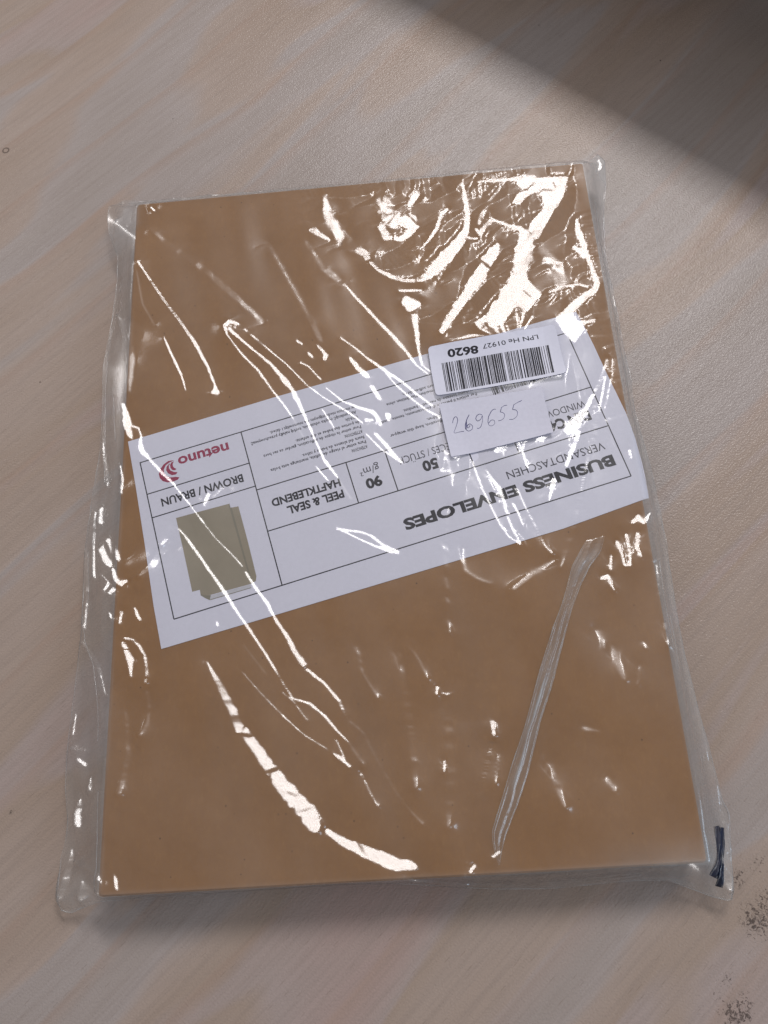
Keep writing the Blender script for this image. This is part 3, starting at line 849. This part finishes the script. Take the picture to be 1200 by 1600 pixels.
# blue-black print crumpled inside the lower right corner of the bag
def blue():
    r_ = np.random.default_rng(2)
    for (A, B, w0, lab) in (([(1117,1290),(1120,1310),(1117,1335),(1112,1355),(1108,1368)], None, 4.6, None), ([(1130,1293),(1128,1318),(1124,1345),(1121,1385)], None, 2.6, None)):
        c = smooth_path(resample([P(x, y, 9) for x, y in A], .6), 2); n = len(c)
        k = 7; s = np.linspace(-1, 1, k)
        t_ = np.gradient(c[:, :2], axis=0); t_ /= np.linalg.norm(t_, axis=1)[:, None]; nn = np.stack([-t_[:, 1], t_[:, 0]], 1)
        ww = w0 * 0.5 * (0.75 + 0.25 * np.sin(np.linspace(0, 9, n)))
        Q = np.zeros((n, k, 3)); Q[..., :2] = c[:, None, :2] + nn[:, None] * (s[None, :, None] * ww[:, None, None])
        Q[..., 2] = film_z(Q[..., 0], Q[..., 1]) + 0.25 + 0.35 * np.sin(s[None] * 4 + np.linspace(0, 8, n)[:, None])
        grid_obj('blue_print', Q, M_BLUE, bag)
blue()

# ------------------------------------------------------------------ printed sheet inside the bag
AU = math.radians(-166.3157)
U2 = np.array([math.cos(AU), math.sin(AU)]); V2 = np.array([-U2[1], U2[0]]); O2 = P(985.7, 744.3, T)[:2]
def LW(x, y): return O2 + U2 * x + V2 * y
def droop(x, y, z):   # the sheet bends down where it passes the stack's side
    e = np.maximum(np.asarray(x) - (W + 0.4), 0); return z - 0.22 * e ** 1.6
ZI = T + 0.42
def sheet_poly(name, pts, z, th_, m, parent, zf=None, step=None):
    """a thin sheet with the given outline (mm), split finely enough to bend"""
    bm = bmesh.new()
    vs = [bm.verts.new((x, y, z)) for x, y in pts]
    f = bm.faces.new(vs); f.normal_update()
    if f.normal.z < 0: f.normal_flip()
    if step:
        xs = [p[0] for p in pts]; ys = [p[1] for p in pts]
        for ax, lo_, hi in ((0, min(xs), max(xs)), (1, min(ys), max(ys))):
            c = lo_ + step
            while c < hi - step * .3:
                co = Vector((c, 0, 0)) if ax == 0 else Vector((0, c, 0)); no = Vector((1, 0, 0)) if ax == 0 else Vector((0, 1, 0))
                bmesh.ops.bisect_plane(bm, geom=bm.verts[:] + bm.edges[:] + bm.faces[:], plane_co=co, plane_no=no); c += step
        for c in (W + .4, W + 1.0, W + 1.8, W + 2.6):
            bmesh.ops.bisect_plane(bm, geom=bm.verts[:] + bm.edges[:] + bm.faces[:], plane_co=(c, 0, 0), plane_no=(1, 0, 0))
    r_ = bmesh.ops.extrude_face_region(bm, geom=bm.faces[:])
    for v in r_['geom']:
        if isinstance(v, bmesh.types.BMVert): v.co.z += th_
    bmesh.ops.recalc_face_normals(bm, faces=bm.faces[:])
    for v in bm.verts:
        if zf is not None: v.co.z = zf(v.co.x, v.co.y, v.co.z)
        v.co *= MM
    me = bpy.data.meshes.new(name); bm.to_mesh(me); bm.free(); me.materials.append(m)
    o = bpy.data.objects.new(name, me); COL.objects.link(o)
    if parent: o.parent = parent
    return o
insert = bpy.data.objects.new('printed_sheet', None); COL.objects.link(insert)
tag(insert, 'white rectangular product sheet printed upside down with a ruled table, lying slanted under the film', 'paper sheet')
ip = [(200,690),(431,620),(700,543.5),(900,487),(914,512),(928,540),(945,577),(962,612),(978,645),(993,685),(1004,722),(1011,752),(1015,777),(880,826),(640,898),(430,961),(252,1014),(240,947),(226,850),(212,760)]
dz = lambda x, y, z: float(droop(x, y, z))
sheet_poly('paper', [tuple(P(x, y, ZI)[:2]) for x, y in ip], ZI - 0.15, 0.15, M_PAPER, insert, dz, 8.0)
ZP = ZI + 0.03
def flat_prism(name, polys, m, parent, frame, z, th_=0.02, zf=None):
    """printed shapes: list of polygons in the given frame, joined as one part"""
    bm = bmesh.new()
    for pl in polys:
        w = [frame(x, y) for x, y in pl]
        f = bm.faces.new([bm.verts.new((p[0], p[1], z)) for p in w]); f.normal_update()
        if f.normal.z < 0: f.normal_flip()
    for v in bm.verts:
        if zf is not None: v.co.z = zf(v.co.x, v.co.y, v.co.z)
        v.co *= MM
    me = bpy.data.meshes.new(name); bm.to_mesh(me); bm.free(); me.materials.append(m)
    o = bpy.data.objects.new(name, me); COL.objects.link(o); o.parent = parent
    return o
def rule(x0, y0, x1, y1, w=0.5, frame=LW, parent=insert, z=ZP, zf=dz, name='ruled_line', m=None):
    d = np.array([x1 - x0, y1 - y0], float); ln = np.linalg.norm(d); d /= ln; n = np.array([-d[1], d[0]]) * w / 2
    k = max(1, int(ln / 8)); bm_p = []
    for i in range(k):
        a = np.array([x0, y0]) + d * ln * i / k; b = np.array([x0, y0]) + d * ln * (i + 1) / k
        bm_p.append([tuple(a - n), tuple(b - n), tuple(b + n), tuple(a + n)])
    return flat_prism(name, bm_p, m or M_INK, parent, frame, z, zf=zf)
for ln in ((0, 0, 206.1, 0), (0, -75.6, 206.1, -75.6), (0, 0, 0, -75.6), (206.1, 0, 206.1, -75.8), (158.2, 0, 158.2, -75.6),
           (0, -25.4, 158.2, -25.4), (0, -45.7, 158.2, -45.7), (42.0, -25.4, 42.0, -45.7), (62.8, -25.4, 62.8, -45.7), (98.3, -25.4, 98.3, -45.7), (116.5, -25.4, 116.5, -45.7),
           (158.2, -47.7, 206.1, -47.7), (158.2, -59.4, 206.1, -59.4), (42.0, -45.7, 42.0, -57.5)):
    rule(*ln)

def text_part(s_, x0, x1, base, capx, parent, m, frame=LW, z=ZP, bold=0.0, zf=dz, res=3, ref='H', name='lettering', label=None):
    """a line of lettering fitted between x0 and x1 with the given capital height"""
    c = bpy.data.curves.new(name, 'FONT'); c.body = s_; c.size = 1.0; c.resolution_u = res; c.offset = bold
    c.fill_mode = 'FRONT'
    o = bpy.data.objects.new(name, c); COL.objects.link(o)
    dg = bpy.context.evaluated_depsgraph_get(); dg.update()
    me = bpy.data.meshes.new_from_object(o.evaluated_get(dg)); bpy.data.objects.remove(o); bpy.data.curves.remove(c)
    n = len(me.vertices); co = np.zeros(n * 3); me.vertices.foreach_get('co', co); co = co.reshape(-1, 3)
    mn, mx = co[:, 0].min(), co[:, 0].max()
    H_ = {'H': 0.729, 'x': 0.56}[ref]
    cx = (co[:, 0] - mn) / (mx - mn) * (x1 - x0) + x0; cy = base + co[:, 1] / H_ * capx
    w = np.stack([frame(a_, b_) for a_, b_ in zip(cx, cy)])
    Zz = np.array([zf(a_, b_, z) if zf else z for a_, b_ in w])
    co = np.stack([w[:, 0], w[:, 1], Zz], 1) * MM
    me.vertices.foreach_set('co', co.reshape(-1)); me.update()
    if len(me.polygons) and me.polygons[0].normal.z < 0: me.flip_normals()
    me.materials.clear(); me.materials.append(m); me.name = name
    q = bpy.data.objects.new(name, me); COL.objects.link(q); q.parent = parent
    if label: q['label'] = label
    return q
B_ = 0.045
text_part('BUSINESS ENVELOPES', 3.9, 100.6, -11.8, 5.0, insert, M_INK, bold=B_, name='heading')
text_part('VERSANDTASCHEN', 5.4, 50.7, -18.9, 3.9, insert, M_THIN, name='subheading')
text_part('DIN C4', 5.6, 24.6, -35.4, 4.9, insert, M_INK, bold=B_, name='size_print')
text_part('WINDOWLESS', 5.6, 33.5, -40.6, 3.5, insert, M_THIN, name='size_print')
text_part('50', 77.4, 84.5, -35.0, 4.9, insert, M_INK, bold=B_, name='count_print')
text_part('PIECES / STÜCK', 67.0, 94.0, -40.4, 3.7, insert, M_THIN, name='count_print')
text_part('90', 103.6, 110.9, -34.9, 4.7, insert, M_INK, bold=B_, name='weight_print')
text_part('g/m²', 102.9, 112.0, -40.5, 3.7, insert, M_THIN, name='weight_print')
text_part('PEEL & SEAL', 121.5, 147.4, -33.7, 3.8, insert, M_INK, bold=B_ * .8, name='closure_print')
text_part('HAFTKLEBEND', 121.5, 153.2, -39.2, 3.7, insert, M_INK, bold=B_ * .8, name='closure_print')
text_part('BROWN / BRAUN', 162.6, 200.6, -55.2, 3.9, insert, M_INK, bold=B_ * .6, name='colour_print')
text_part('netuno', 165.3, 189.2, -72.4, 4.1, insert, M_RED, bold=0.028, ref='x', name='maker_print')
X_ = 1.6
for s_, x0, x1, y in (('ATENCION:', 105, 112.6, -50.9), ('Para evitar el riesgo de asfixia, mantenga esta bolsa', 105, 149.8, -53.4), ('fuera del alcance de bebes y niños.', 105, 134.4, -55.8),
                      ('ATTENTION:', 105, 113.6, -58.8), ('Pour eviter le risque de suffocation, garder ce sac hors', 105, 151.2, -61.2), ('de portee des bebes et des enfants.', 105, 135.4, -63.7),
                      ('UWAGA:', 105, 111.0, -66.5), ('Aby uniknąć ryzyka uduszenia, torbę należy przechowywać', 105, 155.2, -69.0), ('w miejscu niedostępnym dla niemowląt i dzieci.', 105, 145.6, -71.5),
                      ('ATTENTION:', 50, 58.4, -49.6), ('To avoid danger of suffocation, keep this wrapper', 50, 93.8, -52.3), ('away from babies and children.', 50, 75.6, -54.7),
                      ('ATTENZIONE:', 50, 59.2, -57.4), ('Per evitare il pericolo di soffocamento, tenete questo', 50, 97.0, -60.0), ('sacchetto lontano da neonati e bambini.', 50, 84.5, -62.4),
                      ('ACHTUNG:', 50, 57.6, -65.2), ('Um Erstickung zu vermeiden, Plastiktüten ohne', 50, 90.8, -67.8), ('Säuglingen und Kindern aufbewahren.', 50, 82.5, -70.3)):
    bold_ = 0.02 if s_.endswith(':') else 0.02
    text_part(s_, x0, x1, y, X_, insert, M_THIN, bold=bold_, res=1, name='warning_print')
def CW(ox, oy, sc, z=ZP):
    return lambda x, y: P(ox + x / sc, oy + y / sc, z)[:2]
C4 = CW(200, 680, 5.3333)
for pl in ([(385,208),(335,215),(295,245),(265,290),(257,325),(265,358),(290,383),(330,393),(375,388),(415,370),(428,350),(395,347),(350,352),(320,340),(300,315),(298,285),(315,250),(345,228)],
           [(345,236),(322,262),(318,292),(333,318),(368,333),(400,326),(413,308),(380,306),(355,295),(341,275),(340,253),(351,238)],
           [(362,226),(350,248),(354,273),(370,290),(392,293),(403,280),(385,272),(374,257),(372,240),(382,217)]):
    flat_prism('swoosh_mark', [pl], M_RED, insert, C4, ZP, zf=dz)
flat_prism('envelope_picture', [[(400,690),(620,630),(845,570),(855,605),(920,592),(1000,890),(1070,1175),(1065,1215),(1020,1240),(860,1284),(690,1330),(650,1335),(605,1325),(598,1288),(535,1305),(470,1000)]], M_PIC, insert, C4, ZP, zf=dz)
flat_prism('envelope_picture_edge', [[(605,1325),(650,1335),(690,1332),(682,1375),(640,1356),(606,1335)]], M_PICD, insert, C4, ZP + .02, zf=dz)
flat_prism('envelope_picture_flap', [[(690,1334),(1022,1243),(1028,1270),(684,1372)]], M_PICW, insert, C4, ZP + .02, zf=dz)
flat_prism('envelope_picture_flap_line', [[(686,1368),(1028,1268),(1028,1273),(686,1374)]], M_PICD, insert, C4, ZP + .04, zf=dz)
flat_prism('envelope_picture_fold', [[(845,570),(855,605),(864,602),(1000,1100),(1040,1230),(1032,1234),(985,1100),(848,612),(838,575)]], M_PICD, insert, C4, ZP + .02, zf=dz)

# second bar code printed on the sheet, mostly hidden by the stickers
def bars(frame, x0, x1, y0, y1, seed, parent, z, zf, module, name='barcode_bars', m=None):
    r_ = random.Random(seed); x = x0; pl = []
    dn = 1 if x1 > x0 else -1
    pat = [2, 1, 1, 2, 3, 2]
    first = True
    while (x1 - x) * dn > 0:
        b = r_.choice([1, 1, 1, 2, 2, 3, 4]) * module; s2 = r_.choice([1, 1, 1, 2, 2, 3]) * module
        if first: b = 2 * module; s2 = module; first = False
        e = x + b * dn
        if (x1 - e) * dn < 0: break
        pl.append([(x, y0), (e, y0), (e, y1), (x, y1)]); x = e + s2 * dn
    return flat_prism(name, pl, m or M_INK, parent, frame, z, zf=zf)
bars(LW, 8.3, 43.5, -56.2, -67.0, 5, insert, ZP, dz, 0.33)

# ------------------------------------------------------------------ stickers on the film
def rounded(pts, r=1.6, n=4):
    """round the corners of a quad given in world mm (every second point is a corner)"""
    out = []; k = len(pts)
    for i, p in enumerate(pts):
        if i % 2: out.append(tuple(p)); continue
        a = np.array(pts[i - 1]); b = np.array(pts[(i + 1) % k]); p = np.array(p)
        da = (a - p) / np.linalg.norm(a - p); db_ = (b - p) / np.linalg.norm(b - p)
        for j in range(n + 1):
            t_ = j / n; q0 = p + da * r; q1 = p + db_ * r
            out.append(tuple((1 - t_) ** 2 * q0 + 2 * t_ * (1 - t_) * p + t_ ** 2 * q1))
    return out
def sticker(name, pxs, r, m, lift, label, cat):
    root = bpy.data.objects.new(name, None); COL.objects.link(root); tag(root, label, cat)
    w = [(st1, st2)]
    pts = [tuple(P(x, y, ZT)[:2]) for x, y in pxs]
    # corners are the even entries: reorder so that they are
    pts = rounded(pts, r)
    zf = lambda x, y, z: float(stick_z(x, y)) + z
    sheet_poly('paper', pts, lift - 0.12, 0.12, m, root, zf, 3.0)
    return root
zs1 = lambda x, y, z: float(stick_z(x, y)) + z
q1 = [st1[0], st1[1], st1[2], st1[3], st1[4], st1[5], st1[6], st1[7]]
s1 = sticker('barcode_sticker', q1, 2.0, M_STICK, 0.30, 'white barcode sticker reading 8620 on the film, above the handwritten sticker', 'sticker')
s2 = sticker('handwritten_sticker', st2, 0.6, M_STICK2, 0.30, 'plain white sticker with 269655 written in blue pen, below the barcode sticker', 'sticker')
zq = 0.345
# frame of the first sticker from crop coordinates (scale 5, origin 660,500)
C5 = CW(660, 500, 5.0, ZT + .6)
def bilin_frame(tl, tr, br, bl):
    def f(s_, t_):
        x = (1 - s_) * (1 - t_) * tl[0] + s_ * (1 - t_) * tr[0] + s_ * t_ * br[0] + (1 - s_) * t_ * bl[0]
        y = (1 - s_) * (1 - t_) * tl[1] + s_ * (1 - t_) * tr[1] + s_ * t_ * br[1] + (1 - s_) * t_ * bl[1]
        return C5(x, y)
    return f
barf = bilin_frame((150, 337), (985, 193), (1030, 410), (190, 562))
WD = '1 1 1 2 1 1 3 2|2 2 1 1 1 3 1 2|2 1 4 1 1 1 1 2|1 2 1 1 1 1 2 1|3 1 1 1 2 1 1 1|3 1 2 2 1 1 1 1|4 2 2 1 1 1 1 1|3 1 3 1 2 1 2 1|3 1 1 4 1 1 1 1|2 1 1 2 2 2 1 1|1 2 1 1 2 3 2 2|3 1 1 1 1 1 2 1|1 1 3 1 2 1 2 1|3 1 3 2 1 3 1 3|1 1 3'
seq = [int(v) for v in WD.replace('|', ' ').split()]
tot = sum(seq); acc = 0; pl = []
for i, w_ in enumerate(seq):
    if i % 2 == 0: pl.append([(acc / tot, 0), ((acc + w_) / tot, 0), ((acc + w_) / tot, .5), ((acc + w_) / tot, 1), (acc / tot, 1), (acc / tot, .5)])
    acc += w_
flat_prism('barcode_bars', pl, M_INK, s1, barf, zq, zf=zs1)
# upside-down lettering: reading direction runs right to left
def up_frame(p0, p1):
    a = np.array(C5(*p0)); b = np.array(C5(*p1)); u = (b - a) / np.linalg.norm(b - a); v = np.array([-u[1], u[0]])
    ln = np.linalg.norm(b - a)
    return (lambda x, y: a + u * x + v * y), ln
fr1, l1 = up_frame((900, 113), (466, 196))
hcap = abs(np.linalg.norm(np.array(C5(902, 160)) - np.array(C5(897, 116)))) 
text_part('LPN He 01927', 0, l1, 0, 2.35, s1, M_INK, frame=fr1, z=zq, zf=zs1, bold=0.006, name='number_print')
fr2, l2 = up_frame((435, 206), (190, 228))
fr2, l2 = up_frame((432, 204), (192, 238))
text_part('8620', 0, l2, 0, 3.9, s1, M_INK, frame=fr2, z=zq, zf=zs1, bold=0.035, name='number_print')
# handwriting
def pen(pts, w=0.17):
    q = np.array([C5(x, y) for x, y in pts]); q = resample(q, 0.25); q = smooth_path(q, 4)
    z_ = stick_z(q[:, 0], q[:, 1]) + 0.31
    r_ = np.random.default_rng(len(pts)); rr = w * (0.85 + 0.25 * np.sin(np.linspace(0, 7, len(q))))
    V = []; n = len(q)
    t_ = np.gradient(q, axis=0); t_ /= np.linalg.norm(t_, axis=1)[:, None] + 1e-9; nn = np.stack([-t_[:, 1], t_[:, 0]], 1)
    for i in range(n):
        for s_ in (-1, 1): V.append((q[i, 0] + nn[i, 0] * rr[i] * s_ * .5, q[i, 1] + nn[i, 1] * rr[i] * s_ * .5, z_[i] + 0.03))
    F = [(2 * i, 2 * i + 1, 2 * i + 3, 2 * i + 2) for i in range(n - 1)]
    return V, F
def digits(strokes, w=0.27):
    V = []; F = []
    for s_ in strokes:
        v, f = pen(s_, w); o_ = len(V); V += v; F += [tuple(i + o_ for i in g) for g in f]
    return mesh_obj('handwritten_digit', V, F, M_PEN, s2)
digits([[(236,800),(240,775),(252,752),(268,750),(277,775),(268,815),(255,850),(245,872),(250,880),(290,868),(326,862)]])
digits([[(366,735),(348,768),(335,815),(338,848),(362,863),(390,848),(395,822),(372,802),(348,820)],[(352,812),(348,835),(362,838),(372,818)],[(345,790),(343,850)]], .34)
digits([[(468,738),(448,727),(424,742),(416,768),(432,786),(458,770),(470,738),(472,780),(458,828),(440,842),(428,838)]])
digits([[(574,694),(560,690),(540,706),(518,748),(512,790),(522,820),(548,822),(569,802),(562,776),(540,774),(518,800)]])
digits([[(662,662),(640,664),(616,682)],[(618,682),(608,716),(628,716),(645,732),(640,760),(615,780),(594,782)]])
digits([[(778,625),(745,640),(712,660)],[(714,660),(704,698),(726,694),(746,712),(740,748),(712,770),(680,772)]])
print('meshes', len([o for o in bpy.data.objects if o.type == 'MESH']))
